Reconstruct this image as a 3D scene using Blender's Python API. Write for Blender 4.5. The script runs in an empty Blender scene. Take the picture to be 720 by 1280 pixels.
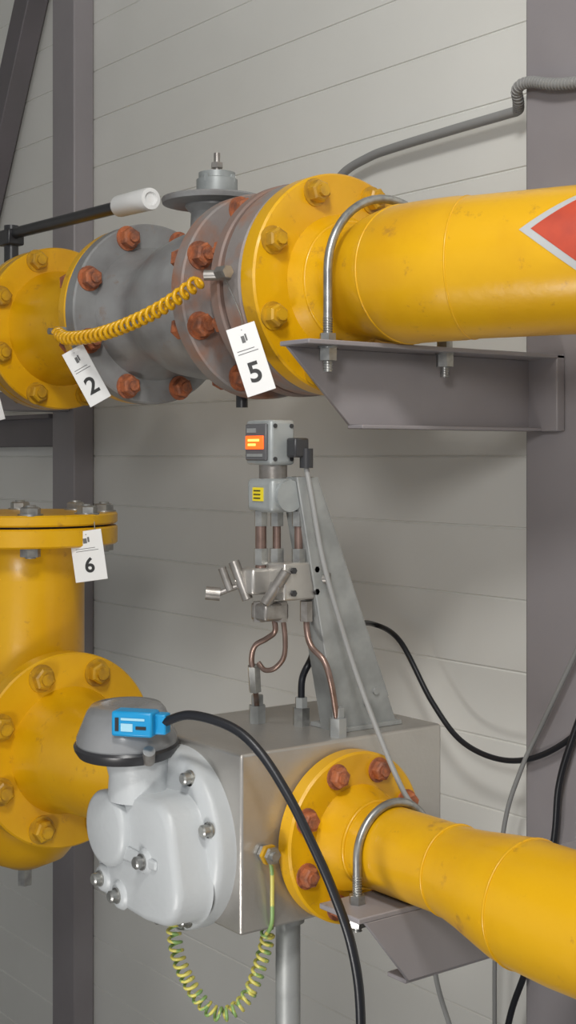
import bpy, bmesh, math, random
from mathutils import Vector, Matrix
random.seed(4)
scene=bpy.context.scene
EYE=1.75
WALL=1.77
# ------------------------------------------------------------ materials
def mat(name,col,rough=.5,metal=0.0,col2=None,nscale=8,namt=.5,bump=0,bscale=60,coat=0,emit=None,lo=.4,hi=.65,scuff=None):
    m=bpy.data.materials.new(name);m.use_nodes=True
    nt=m.node_tree;b=nt.nodes['Principled BSDF']
    b.inputs['Roughness'].default_value=rough
    b.inputs['Metallic'].default_value=metal
    b.inputs['Base Color'].default_value=(*col,1)
    if coat: b.inputs['Coat Weight'].default_value=coat; b.inputs['Coat Roughness'].default_value=.2
    tc=nt.nodes.new('ShaderNodeTexCoord')
    if col2:
        n=nt.nodes.new('ShaderNodeTexNoise');n.inputs['Scale'].default_value=nscale;n.inputs['Detail'].default_value=6
        nt.links.new(tc.outputs['Object'],n.inputs['Vector'])
        r=nt.nodes.new('ShaderNodeValToRGB')
        r.color_ramp.elements[0].position=lo;r.color_ramp.elements[1].position=hi
        r.color_ramp.elements[0].color=(*col,1);r.color_ramp.elements[1].color=(*col2,1)
        nt.links.new(n.outputs['Fac'],r.inputs['Fac']);out=r.outputs['Color']
        if scuff:
            n3=nt.nodes.new('ShaderNodeTexNoise');n3.inputs['Scale'].default_value=30;n3.inputs['Detail'].default_value=8;n3.inputs['Roughness'].default_value=.7
            nt.links.new(tc.outputs['Object'],n3.inputs['Vector'])
            r3=nt.nodes.new('ShaderNodeValToRGB');r3.color_ramp.elements[0].position=.60;r3.color_ramp.elements[1].position=.71
            nt.links.new(n3.outputs['Fac'],r3.inputs['Fac'])
            mx=nt.nodes.new('ShaderNodeMixRGB');mx.inputs[2].default_value=(*scuff,1)
            nt.links.new(r3.outputs['Color'],mx.inputs[0]);nt.links.new(out,mx.inputs[1]);out=mx.outputs[0]
        nt.links.new(out,b.inputs['Base Color'])
    if bump:
        n2=nt.nodes.new('ShaderNodeTexNoise');n2.inputs['Scale'].default_value=bscale;n2.inputs['Detail'].default_value=4
        nt.links.new(tc.outputs['Object'],n2.inputs['Vector'])
        bp=nt.nodes.new('ShaderNodeBump');bp.inputs['Strength'].default_value=bump;bp.inputs['Distance'].default_value=.004
        nt.links.new(n2.outputs['Fac'],bp.inputs['Height']);nt.links.new(bp.outputs['Normal'],b.inputs['Normal'])
    if emit:
        b.inputs['Emission Color'].default_value=(*emit[0],1);b.inputs['Emission Strength'].default_value=emit[1]
    return m
YEL=mat('yellow_paint',(.71,.385,.003),.33,col2=(.63,.32,.003),nscale=7,bump=.3,bscale=22,coat=.15,scuff=(.45,.22,.02))
YELB=mat('yellow_bolt_paint',(.56,.31,.01),.4,col2=(.36,.19,.02),nscale=40)
GRY=mat('grey_valve_paint',(.265,.268,.268),.40,.1,col2=(.20,.195,.195),nscale=14,bump=.3,bscale=30,scuff=(.24,.19,.165))
RUSTG=mat('rusty_grey_flange',(.245,.22,.21),.5,col2=(.32,.15,.09),nscale=16,bump=.3,bscale=60,lo=.45,hi=.68)
RUSTB=mat('rust_red_bolt',(.42,.13,.05),.62,col2=(.20,.08,.05),nscale=60,bump=.6,bscale=150)
BROWN=mat('brown_flange',(.26,.155,.12),.5,col2=(.20,.16,.145),nscale=12)
STEEL=mat('mauve_grey_steel_paint',(.285,.265,.275),.42,col2=(.26,.24,.25),nscale=5,bump=.1)
STEELD=mat('dark_grey_steel_paint',(.15,.135,.145),.5,col2=(.13,.12,.125),nscale=5)
GALV=mat('galvanised_steel',(.34,.35,.345),.5,.3,col2=(.25,.26,.255),nscale=22,bump=.1)
ZINC=mat('zinc_hardware',(.42,.42,.40),.36,.8,col2=(.28,.28,.275),nscale=50)
ZIND=mat('dull_steel_fittings',(.36,.34,.32),.38,.7,col2=(.25,.23,.21),nscale=50)
SST=mat('brushed_stainless',(.50,.48,.45),.36,.7,col2=(.42,.40,.375),nscale=6,bump=.1,bscale=120)
METER=mat('light_grey_enamel',(.48,.50,.51),.40,col2=(.44,.46,.47),nscale=6,bump=.12,bscale=120)
BLK=mat('black_rubber',(.012,.013,.017),.38)
BLKP=mat('black_plastic',(.03,.03,.033),.32)
SMOKE=mat('smoked_grey_plastic',(.25,.255,.26),.2,col2=(.18,.185,.19),nscale=9,coat=.6)
BLUE=mat('blue_plastic',(.01,.28,.58),.35)
BLUEW=mat('pale_blue_label',(.35,.62,.75),.4)
COPPER=mat('tarnished_copper_tube',(.29,.20,.17),.36,.75,col2=(.22,.15,.125),nscale=50)
WHITE=mat('white_label_plastic',(.78,.78,.77),.4)
INK=mat('black_ink',(.015,.015,.015),.5)
GREYI=mat('grey_ink',(.12,.12,.12),.5)
RED=mat('red_marking_paint',(.50,.065,.03),.38,col2=(.42,.055,.03),nscale=30)
WMARK=mat('grey_white_marking_paint',(.45,.46,.46),.4)
COND=mat('grey_flexible_conduit',(.27,.27,.265),.5)
YG=mat('green_yellow_wire',(.58,.52,.12),.4,col2=(.22,.36,.12),nscale=60,lo=.48,hi=.54)
ALU=mat('cast_aluminium_grey',(.36,.38,.38),.45,.3,col2=(.30,.32,.32),nscale=30)
ORANGE=mat('orange_led_display',(.7,.08,.01),.3,emit=((1,.10,.01),1.6))
ORANGED=mat('orange_display_digits',(1,.4,.1),.3,emit=((1,.36,.06),3.0))
LABY=mat('yellow_label',(.75,.60,.02),.4)
WALLM=mat('painted_sandwich_panel',(.75,.745,.705),.42,col2=(.71,.705,.665),nscale=2.2,bump=.08,bscale=5)
FLOORM=mat('concrete_floor',(.22,.21,.20),.75,col2=(.16,.155,.15),nscale=4,bump=.3)
CEILM=mat('ceiling_panel',(.55,.55,.53),.6)
# ------------------------------------------------------------ helpers
tops=[]
def group(name):
    e=bpy.data.objects.new(name,None);e.empty_display_size=.05
    scene.collection.objects.link(e);tops.append(e);return e
def link(o,parent):
    scene.collection.objects.link(o)
    if parent: o.parent=parent
    else: tops.append(o)
    return o
def finish(name,bm,m,parent,ang=35,bevel=0,seg=2):
    bmesh.ops.recalc_face_normals(bm,faces=bm.faces)
    me=bpy.data.meshes.new(name);bm.to_mesh(me);bm.free()
    if isinstance(m,(list,tuple)):
        for k in m: me.materials.append(k)
    else: me.materials.append(m)
    for p in me.polygons:p.use_smooth=True
    me.set_sharp_from_angle(angle=math.radians(ang))
    o=bpy.data.objects.new(name,me)
    if bevel:
        b=o.modifiers.new('bevel','BEVEL');b.width=bevel;b.segments=seg;b.limit_method='ANGLE';b.angle_limit=math.radians(35)
        b.harden_normals=False
    return link(o,parent)
def frame(d):
    d=Vector(d).normalized()
    a=Vector((0,0,1)) if abs(d.z)<.9 else Vector((1,0,0))
    u=d.cross(a).normalized();v=u.cross(d).normalized()
    return d,u,v
def add_lathe(bm,prof,org,axis,seg=48,rot=0,mi=0):
    d,u,v=frame(axis);org=Vector(org);rings=[]
    for s,r in prof:
        rings.append([bm.verts.new(org+d*s+(u*math.cos(rot+2*math.pi*i/seg)+v*math.sin(rot+2*math.pi*i/seg))*max(r,1e-5)) for i in range(seg)])
    fs=[]
    for a,b in zip(rings,rings[1:]):
        for i in range(seg):
            j=(i+1)%seg
            fs.append(bm.faces.new((a[i],a[j],b[j],b[i])))
    fs.append(bm.faces.new(rings[0][::-1]));fs.append(bm.faces.new(rings[-1]))
    for f in fs:f.material_index=mi
def lathe(name,prof,org,axis,m,parent,seg=64,ang=35,bevel=0,rot=0):
    bm=bmesh.new();add_lathe(bm,prof,org,axis,seg,rot)
    return finish(name,bm,m,parent,ang,bevel)
def cyl(name,a,b,r,m,parent,seg=24,r2=None,bevel=0,rot=0):
    a=Vector(a);b=Vector(b);L=(b-a).length
    return lathe(name,[(0,r),(L,r2 if r2 else r)],a,b-a,m,parent,seg,bevel=bevel,rot=rot)
def box(name,lo,hi,m,parent,bevel=0,seg=2,rotz=0):
    bm=bmesh.new();bmesh.ops.create_cube(bm,size=1)
    c=[(l+h)/2 for l,h in zip(lo,hi)];s=[abs(h-l) for l,h in zip(lo,hi)]
    M=Matrix.Rotation(rotz,3,'Z')
    for v in bm.verts: v.co=Vector(c)+M@Vector((v.co.x*s[0],v.co.y*s[1],v.co.z*s[2]))
    return finish(name,bm,m,parent,30,bevel,seg)
def prism(name,poly,ext,m,parent,bevel=0,seg=2):
    bm=bmesh.new();ext=Vector(ext)
    a=[bm.verts.new(Vector(p)) for p in poly];b=[bm.verts.new(Vector(p)+ext) for p in poly]
    bm.faces.new(a);bm.faces.new(b[::-1]);n=len(a)
    for i in range(n):bm.faces.new((a[i],b[i],b[(i+1)%n],a[(i+1)%n]))
    return finish(name,bm,m,parent,30,bevel,seg)
def catmull(P,n=12):
    P=[Vector(p) for p in P];Q=[P[0]*2-P[1]]+P+[P[-1]*2-P[-2]];out=[]
    for i in range(1,len(Q)-2):
        p0,p1,p2,p3=Q[i-1:i+3]
        for k in range(n):
            t=k/n
            out.append(.5*((2*p1)+(p2-p0)*t+(2*p0-5*p1+4*p2-p3)*t*t+(3*p1-p0-3*p2+p3)*t**3))
    out.append(P[-1]);return out
def poly_curve(name,pts,r,m,parent,res=3):
    c=bpy.data.curves.new(name,'CURVE');c.dimensions='3D';c.bevel_depth=r;c.bevel_resolution=res;c.use_fill_caps=True
    s=c.splines.new('POLY');s.points.add(len(pts)-1)
    for p,q in zip(s.points,pts):p.co=(*q,1)
    s.use_smooth=True
    c.materials.append(m);o=bpy.data.objects.new(name,c);return link(o,parent)
def tube(name,P,r,m,parent,n=12): return poly_curve(name,catmull(P,n),r,m,parent)
def coil(name,P,R,r,turns,m,parent,R2=None):
    path=catmull(P,40);L=[0]
    for a,b in zip(path,path[1:]):L.append(L[-1]+(b-a).length)
    N=int(turns*12);out=[];k=0
    for i in range(N+1):
        s=L[-1]*i/N
        while k<len(L)-2 and L[k+1]<s:k+=1
        t=(s-L[k])/max(L[k+1]-L[k],1e-9);c=path[k].lerp(path[k+1],t)
        d,u,v=frame(path[k+1]-path[k]);a=2*math.pi*turns*i/N
        out.append(c+(u*math.cos(a)+v*math.sin(a))*R)
    return poly_curve(name,out,r,m,parent,2)
def sweep(name,path,radii,m,parent,seg=56):
    bm=bmesh.new();rings=[]
    for i,p in enumerate(path):
        p=Vector(p);a=Vector(path[max(i-1,0)]);b=Vector(path[min(i+1,len(path)-1)])
        d,u,v=frame(b-a)
        rings.append([bm.verts.new(p+(u*math.cos(2*math.pi*k/seg)+v*math.sin(2*math.pi*k/seg))*radii[i]) for k in range(seg)])
    for a,b in zip(rings,rings[1:]):
        for i in range(seg):
            j=(i+1)%seg;bm.faces.new((a[i],a[j],b[j],b[i]))
    bm.faces.new(rings[0][::-1]);bm.faces.new(rings[-1])
    return finish(name,bm,m,parent,40)
def ring(name,c,axis,R,r,m,parent):
    d,u,v=frame(axis);c=Vector(c)
    bm=bmesh.new();n=64;k=8;rs=[]
    for i in range(n):
        a=2*math.pi*i/n;e=u*math.cos(a)+v*math.sin(a)
        rs.append([bm.verts.new(c+e*(R+r*math.cos(2*math.pi*j/k))+d*r*math.sin(2*math.pi*j/k)) for j in range(k)])
    for i in range(n):
        A=rs[i];B=rs[(i+1)%n]
        for j in range(k):bm.faces.new((A[j],A[(j+1)%k],B[(j+1)%k],B[j]))
    return finish(name,bm,m,parent,60)
def bolts(name,c,axis,BR,n,af,h,m,parent,off=.5,washer=True,stud=.006,both=None):
    d,u,v=frame(axis);c=Vector(c);bm=bmesh.new()
    for i in range(n):
        a=2*math.pi*(i+off)/n;p=c+(u*math.cos(a)+v*math.sin(a))*BR
        ro=random.random()*2
        if washer:add_lathe(bm,[(-.001,af*.72),(.0025,af*.72)],p,d,20)
        add_lathe(bm,[(.0015,af*.5/.866),(h*.85,af*.5/.866),(h,af*.47)],p,d,6,ro)
        if stud:add_lathe(bm,[(h*.5,af*.30),(h+stud,af*.30)],p,d,12)
        if both:
            add_lathe(bm,[(-both-h,af*.5/.866),(-both+.001,af*.5/.866)],p,d,6,ro)
            add_lathe(bm,[(-both-h-stud,af*.30),(-both,af*.30)],p,d,12)
    return finish(name,bm,m,parent,30)
def flange(name,c,axis,R,t,m,parent,hub=None):
    b=.003
    prof=[(-t,R-b),(-t+b,R),(-b,R),(0,R-b)]
    if hub: prof=prof+[(.0005,hub[0]),(hub[1],hub[2])]
    return lathe(name,prof,c,axis,m,parent,96,30)
def hull2d(circles,n=48):
    pts=sorted((cx+r*math.cos(2*math.pi*i/n),cz+r*math.sin(2*math.pi*i/n)) for cx,cz,r in circles for i in range(n))
    def half(P):
        h=[]
        for p in P:
            while len(h)>1 and (h[-1][0]-h[-2][0])*(p[1]-h[-2][1])-(h[-1][1]-h[-2][1])*(p[0]-h[-2][0])<=1e-9:h.pop()
            h.append(p)
        return h[:-1]
    return half(pts)+half(pts[::-1])
def stack(name,layers,m,parent,ang=50):
    bm=bmesh.new();R=[[bm.verts.new((x,y,z)) for x,z in o] for y,o in layers];n=len(R[0])
    for a,b in zip(R,R[1:]):
        for i in range(n):bm.faces.new((a[i],a[(i+1)%n],b[(i+1)%n],b[i]))
    bm.faces.new(R[0]);bm.faces.new(R[-1][::-1])
    return finish(name,bm,m,parent,ang)
X=(1,0,0)
# ------------------------------------------------------------ room
def wall_mesh(name,x0,x1,y,z0,z1,pitch,m):
    bm=bmesh.new();prof=[];g=.0014;dp=.0028
    k=math.floor(z0/pitch)
    prof.append((y,z0))
    z=(k+1)*pitch
    while z<z1-.01:
        prof+=[(y,z-g*2.2),(y+dp,z-g*.5),(y+dp,z+g*.5),(y,z+g*1.4)];z+=pitch
    prof.append((y,z1));prof+=[(y+.1,z1),(y+.1,z0)]
    a=[bm.verts.new((x0,p[0],p[1])) for p in prof];b=[bm.verts.new((x1,p[0],p[1])) for p in prof]
    n=len(prof)
    for i in range(n):bm.faces.new((a[i],a[(i+1)%n],b[(i+1)%n],b[i]))
    bm.faces.new(a);bm.faces.new(b[::-1])
    return finish(name,bm,m,None,20)
wall_mesh('wall_back',-6,2,WALL,-EYE,1.6,.125,WALLM)
box('wall_left',(-6.1,-2.5,-EYE),(-6,WALL+.1,1.6),WALLM,None)
box('floor',(-6.1,-2.5,-EYE-.1),(2,WALL+.1,-EYE),FLOORM,None)
box('ceiling',(-6.1,-2.5,1.6),(2,WALL+.1,1.7),CEILM,None)
# columns / beams
def column(x0,x1,y0):
    g=group('steel_column')
    box('shaft',(x0,y0,-EYE),(x1,WALL-.001,1.6),STEEL,g,.004)
    box('base_plate',(x0-.04,y0-.04,-EYE),(x1+.04,WALL-.001,-EYE+.012),STEEL,g,.002)
    return g
column(-1.62,-1.47,1.71)
column(-3.32,-3.20,1.71)
g=group('steel_crossbeam')
box('web',(-6,1.72,.025),(-3.322,WALL-.001,.11),STEELD,g,.003)
box('upper_lip',(-6,1.70,.10),(-3.322,1.73,.112),STEELD,g,.002)
g=group('diagonal_steel_brace')
d=Vector((-.146,0,-.262)).normalized();n=Vector((d.z,0,-d.x))
c0=Vector((-3.555,1.70,1.12))
P=[c0-d*.55-n*.042,c0-d*.55+n*.042,c0+d*1.10+n*.042,c0+d*1.10-n*.042]
prism('bar',P,(0,.06,0),STEELD,g,.003)
# ------------------------------------------------------------ upper pipeline
AY,AZ=1.36,.265
g=group('yellow_gas_pipe')
flange('weld_neck_flange',(-1.67,AY,AZ),X,.171,.036,YEL,g)
bolts('flange_bolts',(-1.67,AY,AZ),X,.1475,8,.030,.020,YELB,g)
path=[];rad=[]
for x,r in [(-1.672,.108),(-1.655,.098),(-1.635,.086),(-1.62,.083),(-1.60,.085),(-1.58,.091),(-1.56,.0965),(-1.54,.0995),(-1.52,.101)]:
    path.append((x,AY-.002,AZ));rad.append(r)
ang=0;p=Vector((-1.52,AY-.002,AZ))
for i in range(8):
    ang+=math.radians(23/8);p=p+Vector((math.cos(ang),math.sin(ang),0))*.014;path.append(tuple(p));rad.append(.1015 if i<7 else .100)
pd=Vector((math.cos(ang),math.sin(ang),0));pe=p.copy()
path.append(tuple(p+pd*.003));rad.append(.100)
path.append(tuple(p+pd*1.05));rad.append(.100)
sweep('pipe_with_reducer_and_elbow',path,rad,YEL,g,96)
ring('weld_bead',(-1.648,AY,AZ),X,.093,.0035,YEL,g)
ring('weld_bead_2',(-1.518,AY-.002,AZ),X,.1003,.0022,YEL,g)
ring('weld_bead_3',pe,pd,.0996,.0018,YEL,g)
def pipe_patch(name,s0,fn,rr,m,parent):
    bm=bmesh.new();u=pd.cross(Vector((0,0,1))).normalized();rows=[]
    N=60
    for i in range(N+1):
        s=s0[0]+(s0[1]-s0[0])*i/N;a0,a1=fn(s)
        rows.append([bm.verts.new(pe+pd*s+(u*math.cos(a0+(a1-a0)*k/20)+Vector((0,0,1))*math.sin(a0+(a1-a0)*k/20))*rr) for k in range(21)])
    for A,B in zip(rows,rows[1:]):
        for k in range(20):bm.faces.new((A[k],A[k+1],B[k+1],B[k]))
    return finish(name,bm,m,parent,60)
sc=.270;hl=.165;ac=.32;ha=1.25
def dia(k):
    return lambda s:(ac-ha*k*max(0,1-abs(s-sc)/(hl*k)),ac+ha*k*max(0,1-abs(s-sc)/(hl*k)))
pipe_patch('marking_border',(sc-hl,sc+hl),dia(1.0),.1006,WMARK,g)
pipe_patch('marking_diamond',(sc-hl*.90,sc+hl*.90),dia(.90),.1011,RED,g)
g=group('grey_shutoff_valve')
flange('flange_a',(-2.232,AY,AZ),X,.168,.034,GRY,g)
bolts('flange_a_bolts',(-2.232,AY,AZ),X,.1475,8,.032,.022,RUSTB,g,both=.06)
flange('mating_flange',(-2.270,AY,AZ),X,.166,.026,YEL,g)
lathe('valve_body',[(0,.125),(.02,.118),(.05,.104),(.08,.104),(.13,.122),(.18,.130),(.23,.122),(.28,.106),(.31,.11),(.335,.13)],(-2.235,AY,AZ),X,GRY,g,72,50)
flange('flange_b',(-1.868,AY,AZ),X,.170,.034,RUSTG,g)
bolts('flange_b_bolts',(-1.868,AY,AZ),X,.1475,8,.032,.024,RUSTB,g,both=.036)
lathe('spacer',[(0,.118),(.09,.118)],(-1.87,AY,AZ),X,RUSTG,g)
flange('flange_c',(-1.765,AY,AZ),X,.170,.024,BROWN,g)
flange('flange_d',(-1.712,AY,AZ),X,.168,.045,RUSTG,g)
lathe('gasket',[(0,.13),(.055,.13)],(-1.765,AY,AZ),X,BROWN,g)
bolts('flange_d_nuts',(-1.789,AY,AZ),(-1,0,0),.1475,8,.030,.02,RUSTB,g,stud=.01,washer=False)
lathe('bonnet_neck',[(0,.045),(.10,.04),(.11,.05),(.125,.05)],(-2.03,AY,AZ+.06),(0,0,1),GRY,g)
lathe('bonnet_disc',[(0,.080),(.002,.090),(.009,.092),(.012,.090)],(-2.030,AY,AZ+.174),(0,0,1),GRY,g)
lathe('gland_housing',[(0,.034),(.004,.036),(.032,.036),(.034,.032),(.044,.032),(.046,.024)],(-2.02,AY,AZ+.185),(0,0,1),ALU,g)
cyl('spindle',(-2.02,AY,AZ+.225),(-2.02,AY,AZ+.264),.0055,ZIND,g,12)
cyl('spindle_nut',(-2.02,AY,AZ+.238),(-2.02,AY,AZ+.247),.011,ZIND,g,6)
for k in range(4):
    a=1.57*k+.4
    cyl(f'gland_bolt_{k+1}',(-2.02+.030*math.cos(a),AY+.030*math.sin(a),AZ+.210),(-2.02+.030*math.cos(a),AY+.030*math.sin(a),AZ+.223),.007,ALU,g,6)
cyl('drain_stub',(-1.93,AY-.01,AZ-.183),(-1.93,AY-.01,AZ-.11),.010,BLKP,g,16)
g=group('yellow_pipe_spool')
flange('flange',(-2.60,AY,AZ),X,.168,.034,YEL,g)
flange('mate_flange',(-2.636,AY,AZ),X,.168,.03,YEL,g)
bolts('flange_bolts',(-2.60,AY,AZ),X,.1475,8,.032,.02,YELB,g,both=.066)
lathe('spool',[(0,.12),(.03,.108),(.06,.103),(.28,.103),(.303,.118)],(-2.602,AY,AZ),X,YEL,g)
lathe('spool_left',[(0,.103),(1.2,.103)],(-3.86,AY,AZ),X,YEL,g)
box('wall_support_arm',(-3.30,AY-.02,AZ-.15),(-3.22,1.708,AZ-.105),STEEL,g,.003)
g=group('ball_valve_lever')
cyl('stem',(-2.835,AY,AZ+.10),(-2.835,AY,AZ+.245),.016,BLKP,g,20)
box('stem_collar',(-2.86,AY-.02,AZ+.20),(-2.81,AY+.02,AZ+.235),BLKP,g,.004)
poly_curve('lever_bar',[(-2.85,AY,.492),(-2.36,AY-.005,.482)],.0125,BLKP,g)
lathe('white_end_cap',[(0,.0205),(.004,.0210),(.11,.0215),(.117,.0200),(.1175,.013),(.112,.011)],(-2.350,AY-.005,.4830),(1,0,-.02),WHITE,g,32)
# ------------------------------------------------------------ brackets and U bolts
def bracket(name,x0,x1,y0,y1,zt,h,ycut,webx,m):
    g=group(name)
    box('top_plate',(x0,y0,zt-.007),(x1,y1,zt),m,g,.0015)
    prism('web',[(webx,y0+.01,zt-.007),(webx,y1,zt-.007),(webx,y1,zt-h),(webx,ycut,zt-h)],(.006,0,0),m,g,.001)
    s=1 if webx<(x0+x1)/2 else -1
    box('lower_lip',(min(webx,webx+s*.035),ycut,zt-h-.006),(max(webx,webx+s*.035),y1,zt-h),m,g,.0015)
    return g
def ubolt(g,x,yc,zc,R,zlow,zp,r=.0065):
    pts=[(x,yc-R,zlow)]+[(x,yc-R*math.cos(a),zc+R*math.sin(a)) for a in [math.pi*i/24 for i in range(25)]]+[(x,yc+R,zlow)]
    poly_curve('u_bolt',pts,r,ZINC,g,4)
    for k,s in enumerate((-1,1)):
        y=yc+s*R
        cyl(f'washer_{k}',(x,y,zp-.010),(x,y,zp-.007),r*2.3,ZINC,g,24)
        cyl(f'nut_{k}',(x,y,zp-.028),(x,y,zp-.010),r*2.1,ZINC,g,6)
        cyl(f'upper_nut_{k}',(x,y,zp),(x,y,zp+.011),r*1.9,ZINC,g,6)
        coil(f'thread_{k}',[(x,y,zlow),(x,y,zp+.035)],r,.0009,22,ZINC,g)
g=bracket('pipe_support_bracket',-1.60,-1.532,1.185,1.709,AZ-.101,.118,1.31,-1.60,STEEL)
box('end_gusset',(-1.60,1.69,AZ-.225),(-1.532,1.709,AZ-.101),STEEL,g,.002)
ubolt(g,-1.556,1.352,AZ,.114,AZ-.145,AZ-.101)
g=bracket('pipe_support_bracket',-1.362,-1.285,1.07,1.768,-.556,.092,1.15,-1.291,STEEL)
ubolt(g,-1.332,1.167,-.50,.0605,-.59,-.556,.0055)
# ------------------------------------------------------------ lower line
BY,BZ=1.167,-.50
g=group('yellow_outlet_pipe')
flange('flange',(-1.404,BY,BZ),X,.112,.026,YEL,g)
bolts('flange_bolts',(-1.404,BY,BZ),X,.0915,8,.023,.014,RUSTB,g,stud=.003)
path=[];rad=[]
for x,r,dz in [(-1.405,.070,0),(-1.395,.066,0),(-1.375,.0565,0),(-1.365,.0545,0),(-1.225,.0545,0),(-1.21,.0555,-.001),(-1.18,.060,-.003),(-1.14,.068,-.006),(-1.115,.0725,-.008),(-1.10,.0735,-.009),(-1.04,.075,-.011),(-.9,.075,-.011),(.4,.075,-.011)]:
    path.append((x,BY,BZ+dz));rad.append(r)
sweep('pipe_with_reducer',path,rad,YEL,g,80)
ring('weld_bead',(-1.367,BY,BZ),X,.0545,.003,YEL,g)
ring('weld_bead_2',(-1.222,BY,BZ),X,.0545,.002,YEL,g)
ring('weld_bead_3',(-1.10,BY,BZ-.009),X,.0732,.002,YEL,g)
g=group('yellow_pipe_tee')
TX=-2.375
lathe('riser',[(0,.03),(.02,.075),(.05,.10),(.09,.110),(.60,.110)],(TX,BY,-.765),(0,0,1),YEL,g)
lathe('branch',[(0,.115),(.15,.115)],(TX,BY,-.52),X,YEL,g)
flange('branch_flange',(-2.20,BY,-.52),X,.172,.034,YEL,g)
bolts('branch_bolts',(-2.20,BY,-.52),X,.143,8,.034,.02,YELB,g)
lathe('outlet_reducer',[(0,.112),(.02,.105),(.05,.10),(.2,.09),(.30,.062),(.463,.058)],(-2.20,BY,-.52),X,YEL,g)
cyl('drain_plug',(TX,BY,-.80),(TX,BY,-.755),.014,ZINC,g,6)
Z8=-.105
flange('blind_flange',(TX,BY,Z8),(0,0,1),.172,.020,YEL,g)
lathe('gasket',[(0,.150),(.006,.150)],(TX,BY,Z8-.026),(0,0,1),BLKP,g)
flange('neck_flange',(TX,BY,Z8-.024),(0,0,1),.172,.034,YEL,g)
bolts('cover_bolts',(TX,BY,Z8),(0,0,1),.1475,8,.032,.015,ZINC,g,both=.058,stud=.003)
lathe('neck',[(0,.110),(.04,.113),(.06,.125)],(TX,BY,-.225),(0,0,1),YEL,g)
# ------------------------------------------------------------ gas meter
g=group('rotary_gas_meter')
box('stainless_body',(-1.685,1.0,-.603),(-1.432,1.343,-.375),SST,g,.004)
lathe('inlet_flange',[(0,.112),(.026,.112)],(-1.735,BY,-.505),X,YEL,g)
lathe('inlet_neck',[(0,.06),(.03,.06)],(-1.712,BY,-.505),X,YEL,g)
MX,MZ=-1.56,-.503
lathe('cover_ring',[(0,.119),(.020,.119),(.027,.117),(.031,.112),(.033,.104)],(MX,1.002,MZ),(0,-1,0),METER,g,96,50)
def gc(s):
    N=96;H=hull2d([(-1.622,-.488,.046-s),(-1.515,-.480,.045-s),(-1.505,-.545,.050-s),(-1.540,-.562,.036-s),(-1.622,-.556,.038-s)],96)
    cx,cz=-1.568,-.518;out=[]
    for i in range(N):
        a=2*math.pi*i/N;dx,dz=math.cos(a),math.sin(a);best=None
        for p,q in zip(H,H[1:]+H[:1]):
            ex,ez=q[0]-p[0],q[1]-p[1];den=dx*ez-dz*ex
            if abs(den)<1e-12:continue
            t=((p[0]-cx)*ez-(p[1]-cz)*ex)/den;w_=((p[0]-cx)*dz-(p[1]-cz)*dx)/den
            if t>0 and -1e-6<=w_<=1+1e-6:best=max(best or 0,t)
        out.append((cx+dx*best,cz+dz*best))
    return out
stack('gear_cover',[(.972,gc(-.004)),(.966,gc(0)),(.932,gc(.001)),(.926,gc(.003)),(.922,gc(.007)),(.920,gc(.012))],METER,g)
lathe('boss',[(0,.050),(.008,.050),(.012,.047),(.014,.042)],(-1.618,.921,-.492),(0,-1,0),METER,g,56,50)
prism('rib',[(-1.60,.922,-.506),(-1.50,.922,-.511),(-1.50,.922,-.523),(-1.60,.922,-.528)],(0,-.006,0),METER,g,.003)
for k,(x,z,r) in enumerate([(-1.530,-.517,.015),(-1.638,-.564,.017),(-1.594,-.576,.017)]):
    lathe(f'screw_lug_{k}',[(0,r+.003),(.005,r),(.007,r-.003)],(x,.922,z),(0,-1,0),METER,g,28,60)
    lathe(f'gear_cover_screw_{k}',[(0,.0105),(.003,.0105),(.003,.008),(.011,.008),(.013,.006)],(x,.916,z),(0,-1,0),ZINC,g,20)
for k,a in enumerate([18,-26,58,-62,90+35,-(90+35),98,-95]):
    a=math.radians(a)
    lathe(f'cover_screw_{k}',[(0,.0105),(.003,.0105),(.003,.008),(.012,.008),(.014,.006)],(MX+.106*math.cos(a),.972,MZ+.106*math.sin(a)),(0,-1,0),ZINC,g,20)
lathe('index_neck',[(0,.042),(.03,.040),(.042,.043),(.055,.043)],(-1.592,.948,-.452),(0,0,1),METER,g,40)
HX,HY=-1.602,.935
lathe('index_base',[(0,.050),(.004,.064),(.012,.069),(.017,.070),(.020,.068)],(HX,HY,-.397),(.05,-.05,1),BLKP,g,56)
lathe('index_cover',[(0,.067),(.010,.0665),(.030,.058),(.044,.052),(.050,.047),(.052,.03),(.051,.01)],(HX,HY,-.379),(.05,-.05,1),SMOKE,g,56,50)
cyl('index_socket',(-1.538,.930,-.392),(-1.524,.922,-.376),.008,ZIND,g,20)
box('pulse_sensor_body',(-1.565,.895,-.356),(-1.510,.925,-.324),BLUE,g,.003,rotz=math.radians(38))
box('pulse_sensor_tail',(-1.530,.925,-.354),(-1.508,.945,-.328),BLUE,g,.002,rotz=math.radians(38))
M=Matrix.Rotation(math.radians(38),3,'Z');cS=Vector((-1.5375,.910,-.340))
for k,(a,b,z0,z1,mm) in enumerate([(-.014,.002,-.009,.001,BLUEW),(-.022,-.017,-.009,.008,BLKP),(.006,.020,-.006,-.002,INK),(-.014,.018,.005,.008,BLUEW)]):
    pl=[cS+M@Vector((x,-.0152,z)) for x,z in((a,z0),(b,z0),(b,z1),(a,z1))]
    prism(f'sensor_mark_{k}',pl,M@Vector((0,-.0006,0)),mm,g)
cyl('stand_pipe',(-1.48,1.11,-EYE),(-1.48,1.11,-.603),.0165,GALV,g,28)
cyl('stand_collar',(-1.48,1.11,-.618),(-1.48,1.11,-.603),.022,GALV,g,28)
cyl('stand_foot',(-1.48,1.11,-EYE),(-1.48,1.11,-EYE+.01),.06,GALV,g,28)
EZ=-.503
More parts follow.
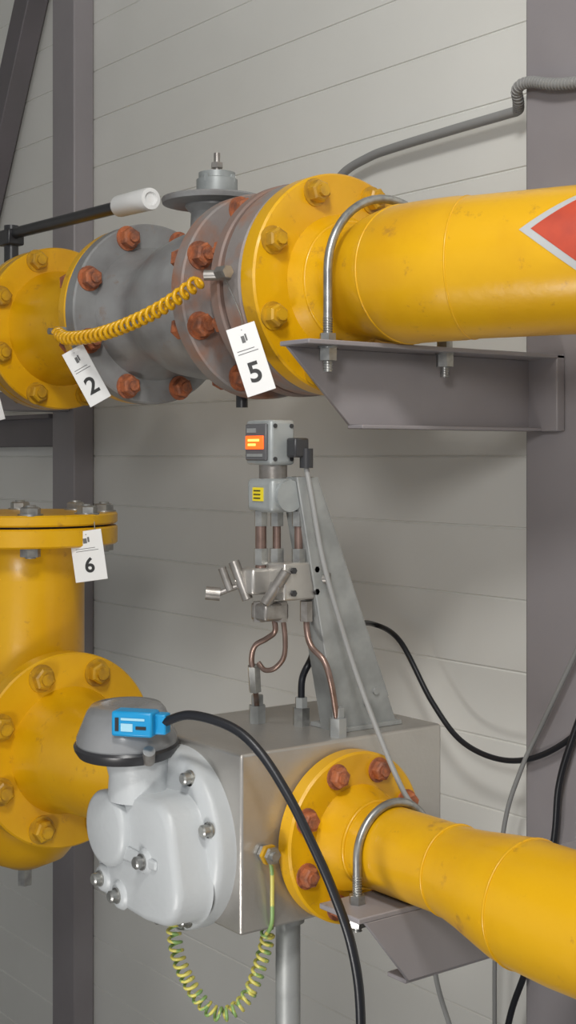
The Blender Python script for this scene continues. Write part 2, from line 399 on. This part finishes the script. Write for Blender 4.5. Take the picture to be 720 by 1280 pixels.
cyl('earth_stud',(-1.432,1.035,EZ),(-1.405,1.035,EZ),.006,ZINC,g,12)
for k in range(3): cyl(f'earth_nut_{k}',(-1.431+.008*k,1.035,EZ),(-1.425+.008*k,1.035,EZ),.011 if k!=1 else .013,[ZINC,YELB,ZINC][k],g,6)
# ------------------------------------------------------------ mounting plate + transmitter
g=group('tapered_mounting_plate')
ZB=-.375
prism('face',[(-1.472,1.186,ZB),(-1.472,1.292,ZB),(-1.472,1.276,ZB+.04),(-1.472,1.150,-.028),(-1.472,1.116,-.028)],(.004,0,0),GALV,g,.001)
prism('folded_lip',[(-1.472,1.150,-.028),(-1.472,1.276,ZB+.04),(-1.525,1.276,ZB+.04),(-1.525,1.150,-.028)],(0,.004,0),GALV,g)
prism('front_lip',[(-1.472,1.116,-.028),(-1.472,1.186,ZB),(-1.505,1.186,ZB),(-1.505,1.116,-.028)],(0,.003,0),GALV,g)
box('base_flange',(-1.53,1.186,ZB),(-1.462,1.296,ZB+.006),GALV,g,.001)
for k,(y,z) in enumerate([(1.236,ZB+.035),(1.252,ZB+.05)]):
    cyl(f'rivet_{k}',(-1.469,y,z),(-1.465,y,z),.005,GALV,g,16)
g=group('differential_pressure_transmitter')
box('display_housing',(-1.540,1.083,-.012),(-1.482,1.124,.048),ALU,g,.005,3)
box('display_bezel',(-1.535,1.079,-.006),(-1.488,1.084,.043),mat('dark_bezel',(.10,.10,.105),.35),g,.002)
box('display_window',(-1.532,1.077,.009),(-1.492,1.0795,.027),ORANGE,g,.001)
box('display_segment_a',(-1.525,1.0763,.0135),(-1.508,1.0772,.0165),ORANGED,g)
box('display_segment_b',(-1.525,1.0763,.0195),(-1.500,1.0772,.0225),ORANGED,g)
box('bezel_mark',(-1.530,1.0782,.031),(-1.510,1.0792,.037),GALV,g)
box('bezel_mark_2',(-1.530,1.0782,-.001),(-1.495,1.0792,.003),GALV,g)
for k,(y,z) in enumerate([(1.09,-.004),(1.09,.040),(1.117,-.004),(1.117,.040)]):
    cyl(f'housing_screw_{k}',(-1.483,y,z),(-1.4805,y,z),.003,BLKP,g,12)
box('connector',(-1.482,1.108,-.002),(-1.462,1.132,.024),BLKP,g,.003)
cyl('connector_gland',(-1.466,1.130,-.016),(-1.466,1.130,.010),.009,BLKP,g,20)
cyl('sensor_neck',(-1.508,1.106,-.034),(-1.508,1.106,-.008),.019,ZIND,g,28)
box('sensor_block',(-1.537,1.082,-.075),(-1.478,1.134,-.030),ALU,g,.007,3)
box('sensor_label',(-1.520,1.0805,-.060),(-1.497,1.0825,-.042),LABY,g)
for k in range(3): box(f'label_line_{k}',(-1.517,1.0798,-.057+.005*k),(-1.502,1.0806,-.0555+.005*k),INK,g)
cyl('cell_flange',(-1.480,1.108,-.053),(-1.472,1.108,-.053),.021,ALU,g,28)
for k,(x,y) in enumerate([(-1.518,1.093),(-1.505,1.110),(-1.483,1.130)]):
    cyl(f'riser_tube_{k}',(x,y,-.150),(x,y,-.070),.0055 if k else .0075,COPPER,g,20)
    cyl(f'riser_nut_top_{k}',(x,y,-.094),(x,y,-.074),.0095,ZINC,g,6)
    cyl(f'riser_nut_{k}',(x,y,-.146),(x,y,-.124),.010,ZINC,g,6)
box('manifold_block',(-1.512,1.098,-.192),(-1.472,1.165,-.142),SST,g,.003)
box('manifold_left_valve',(-1.535,1.070,-.185),(-1.505,1.104,-.150),SST,g,.004)
for k,(y,z) in enumerate([(1.112,-.152),(1.150,-.152),(1.112,-.182),(1.150,-.182)]):
    cyl(f'manifold_screw_{k}',(-1.473,y,z),(-1.468,y,z),.0045,BLKP,g,6)
cyl('bonnet_left',(-1.530,1.080,-.168),(-1.540,1.066,-.168),.010,ZIND,g,6)
cyl('t_handle',(-1.540,1.064,-.142),(-1.522,1.074,-.192),.0075,ZIND,g,20)
cyl('t_handle_b',(-1.490,1.080,-.195),(-1.470,1.100,-.152),.0075,ZIND,g,20)
cyl('bonnet_front',(-1.485,1.105,-.172),(-1.479,1.086,-.174),.009,ZIND,g,6)
cyl('vent_handle',(-1.535,1.068,-.174),(-1.552,1.046,-.185),.004,ZIND,g,14)
cyl('vent_knob',(-1.552,1.050,-.186),(-1.563,1.034,-.184),.009,ZIND,g,16)
cyl('vent_handle_bar',(-1.548,1.050,-.150),(-1.540,1.058,-.180),.0055,ZIND,g,14)
box('lower_fitting',(-1.525,1.080,-.220),(-1.490,1.120,-.196),ZIND,g,.004)
for k,(x,y) in enumerate([(-1.515,1.088),(-1.498,1.112),(-1.482,1.142)]):
    cyl(f'lower_nut_{k}',(x,y,-.222),(x,y,-.195),.009,ZIND,g,6)
tube('impulse_tube_a',[(-1.505,1.105,-.215),(-1.505,1.107,-.235),(-1.522,1.105,-.247),(-1.540,1.099,-.258),(-1.548,1.099,-.278),(-1.547,1.103,-.305),(-1.562,1.116,-.328),(-1.585,1.134,-.345),(-1.592,1.140,-.375)],.0038,COPPER,g)
tube('impulse_tube_b',[(-1.497,1.114,-.215),(-1.497,1.118,-.245),(-1.500,1.118,-.270),(-1.512,1.112,-.286),(-1.528,1.107,-.290),(-1.540,1.105,-.282)],.0036,COPPER,g)
tube('impulse_tube_c',[(-1.482,1.142,-.20),(-1.480,1.142,-.235),(-1.470,1.142,-.255),(-1.448,1.146,-.272),(-1.441,1.152,-.30),(-1.446,1.164,-.34),(-1.449,1.170,-.375)],.0042,COPPER,g)
cyl('tube_union',(-1.552,1.108,-.322),(-1.547,1.102,-.286),.009,ZINC,g,6)
for k,(x,y) in enumerate([(-1.592,1.140),(-1.54,1.178),(-1.449,1.170)]):
    cyl(f'port_nut_{k}',(x,y,-.376),(x,y,-.350),.0125,GALV if k!=1 else ZINC,g,6)
    cyl(f'port_nut_small_{k}',(x,y,-.352),(x,y,-.336),.009,GALV,g,6)
tube('bracket_arm',[(-1.49,1.15,-.165),(-1.465,1.17,-.165)],.008,ZIND,g)
# ------------------------------------------------------------ cables
g=group('black_signal_cable')
tube('cable',[(-1.515,.935,-.340),(-1.47,.950,-.325),(-1.415,.975,-.335),(-1.375,.99,-.362),(-1.340,1.006,-.41),(-1.315,1.02,-.46),(-1.291,1.034,-.515),(-1.272,1.048,-.58),(-1.270,1.06,-.66),(-1.285,1.07,-.8),(-1.31,1.08,-1.1),(-1.30,1.1,-EYE+.006),(-1.1,1.2,-EYE+.006)],.0060,BLK,g)
g=group('black_power_cable')
tube('cable',[(-1.54,1.178,-.345),(-1.54,1.180,-.31),(-1.54,1.195,-.285),(-1.60,1.26,-.265),(-1.80,1.48,-.285),(-2.003,1.70,-.316),(-1.924,1.70,-.340),(-1.837,1.70,-.440),(-1.756,1.70,-.500),(-1.641,1.695,-.510),(-1.536,1.695,-.470),(-1.44,1.695,-.385),(-1.3,1.72,-.2),(-1.22,1.765,0)],.0050,BLK,g)
g=group('grey_sensor_cable')
tube('cable',[(-1.466,1.130,-.016),(-1.458,1.134,-.06),(-1.452,1.145,-.13),(-1.442,1.161,-.202),(-1.419,1.191,-.319),(-1.35,1.200,-.435),(-1.335,1.235,-.48),(-1.36,1.27,-.55),(-1.40,1.30,-.70),(-1.42,1.40,-1.0),(-1.42,1.45,-EYE+.004)],.0036,COND,g)
g=group('thin_grey_cable')
tube('cable',[(-1.40,1.70,-.10),(-1.445,1.69,-.22),(-1.492,1.69,-.311),(-1.56,1.69,-.429),(-1.613,1.69,-.523),(-1.65,1.69,-.624),(-1.68,1.70,-.80),(-1.70,1.72,-1.2),(-1.70,1.72,-EYE+.004)],.004,COND,g)
g=group('black_drop_cable')
tube('cable',[(-1.40,1.765,-.10),(-1.44,1.70,-.30),(-1.50,1.69,-.45),(-1.528,1.69,-.53),(-1.537,1.69,-.61),(-1.56,1.69,-.72),(-1.60,1.69,-.846),(-1.64,1.69,-.95),(-1.68,1.69,-1.15),(-1.70,1.66,-EYE+.005)],.0055,BLK,g)
g=group('flexible_conduit')
cp=[(-2.26,1.755,.40),(-2.20,1.745,.50),(-2.14,1.737,.555),(-2.06,1.737,.576),(-1.98,1.737,.582),(-1.82,1.737,.586),(-1.69,1.737,.588),(-1.66,1.735,.589),(-1.638,1.712,.596),(-1.622,1.693,.610),(-1.59,1.690,.614),(-1.49,1.690,.592),(-1.2,1.72,.58),(-1.1,1.765,.58)]
tube('sheath',cp,.0088,COND,g)
coil('ribs',cp[7:],.0088,.0014,90,COND,g)
g=group('coiled_bonding_lead')
coil('coil',[(-2.268,1.180,.222),(-2.20,1.165,.208),(-2.08,1.155,.205),(-1.96,1.150,.215),(-1.86,1.155,.236),(-1.775,1.165,.268)],.0095,.0036,27,YEL,g)
cyl('stud_a',(-2.275,1.18,.226),(-2.275,1.21,.226),.010,GALV,g,6)
cyl('stud_a_bolt',(-2.275,1.165,.226),(-2.275,1.21,.226),.006,ZIND,g,12)
cyl('stud_b',(-1.765,1.165,.274),(-1.735,1.195,.274),.008,ZIND,g,16)
cyl('stud_b_nut',(-1.73,1.168,.274),(-1.705,1.168,.274),.010,ZIND,g,6)
g=group('coiled_earth_lead')
coil('coil',[(-1.529,.960,-.603),(-1.520,.965,-.652),(-1.508,.989,-.703),(-1.491,1.012,-.722),(-1.471,1.038,-.698),(-1.456,1.055,-.636),(-1.45,1.055,-.61)],.008,.0022,26,YG,g)
tube('lead',[(-1.45,1.050,-.618),(-1.428,1.045,-.595),(-1.424,1.043,-.56),(-1.420,1.040,-.53),(-1.418,1.036,-.510)],.0028,YG,g)
# ------------------------------------------------------------ tags
def tag(x,y,z,w,h,yaw,roll,ch,wire):
    g=group('hanging_number_tag')
    g.location=(x,y,z);g.rotation_euler=(Matrix.Rotation(math.radians(yaw),3,'Z')@Matrix.Rotation(math.radians(roll),3,'Y')).to_euler()
    box('plate',(-w/2,-.0008,-h/2),(w/2,.0008,h/2),WHITE,g,.0004)
    c=bpy.data.curves.new('digit','FONT');c.body=ch;c.size=h*.40;c.align_x='CENTER';c.align_y='CENTER';c.extrude=.0002;c.offset=.0009
    c.materials.append(INK)
    o=bpy.data.objects.new('digit',c);o.location=(0,-.0012,-h*.20);o.rotation_euler=(math.pi/2,0,0);link(o,g)
    for k in range(2):
        box(f'dummy_text_{k}',(-w*.36,-.0012,h*(.10+.045*k)),(w*(.34-.1*k),-.0008,h*(.110+.045*k)),GREYI,g)
    box('dummy_emblem',(-w*.10,-.0012,h*.25),(w*.02,-.0008,h*.35),GREYI,g)
    box('dummy_emblem_b',(w*.04,-.0012,h*.27),(w*.10,-.0008,h*.37),GREYI,g)
    M=g.rotation_euler.to_matrix().inverted()
    tube('wire',[(0,-.001,h*.43),tuple((M@(Vector(wire)-Vector((x,y,z))))*.5+Vector((.006,-.004,0))),tuple(M@(Vector(wire)-Vector((x,y,z))))],.0009,ZINC,g)
tag(-1.668,1.183,.142,.044,.104,48,-18,'5',(-1.735,1.18,.272))
tag(-2.176,1.188,.142,.042,.106,48,-29,'2',(-2.262,1.19,.225))
tag(-2.585,1.188,.115,.050,.098,48,-15,'9',(-2.62,1.19,.2))
tag(-2.200,1.205,-.178,.058,.090,50,-8,'6',(-2.215,1.225,-.115))
# ------------------------------------------------------------ lights
def area(name,loc,tgt,size,power,col=(1,1,1)):
    l=bpy.data.lights.new(name,'AREA');l.energy=power;l.size=size;l.color=col;l.shape='DISK'
    o=bpy.data.objects.new(name,l);o.location=loc
    o.rotation_euler=(Vector(tgt)-Vector(loc)).to_track_quat('-Z','Y').to_euler();link(o,None)
area('room_ceiling_light',(-.35,.1,1.45),(-1.9,1.6,0),.36,27,(1,.985,.955))
area('portable_floor_light',(-1.15,.15,-1.05),(-2.0,1.6,.5),.30,7,(1,.975,.94))
area('portable_work_light',(-.05,-.35,.55),(-1.8,1.6,0),.36,15,(1,.985,.96))
w=bpy.data.worlds.new('world');scene.world=w;w.use_nodes=True
w.node_tree.nodes['Background'].inputs[0].default_value=(.93,.96,1,1);w.node_tree.nodes['Background'].inputs[1].default_value=.36
# ------------------------------------------------------------ camera
cam=bpy.data.cameras.new('camera');co=bpy.data.objects.new('camera',cam);link(co,None)
cam.sensor_fit='VERTICAL';cam.sensor_height=36;cam.lens=1740/1280*36;cam.shift_y=-70/1280;cam.clip_start=.01
co.rotation_euler=Vector((-.8,.6,0)).to_track_quat('-Z','Y').to_euler()
scene.camera=co
for t in tops: t.location.z+=EYE
scene.view_settings.view_transform='Standard'
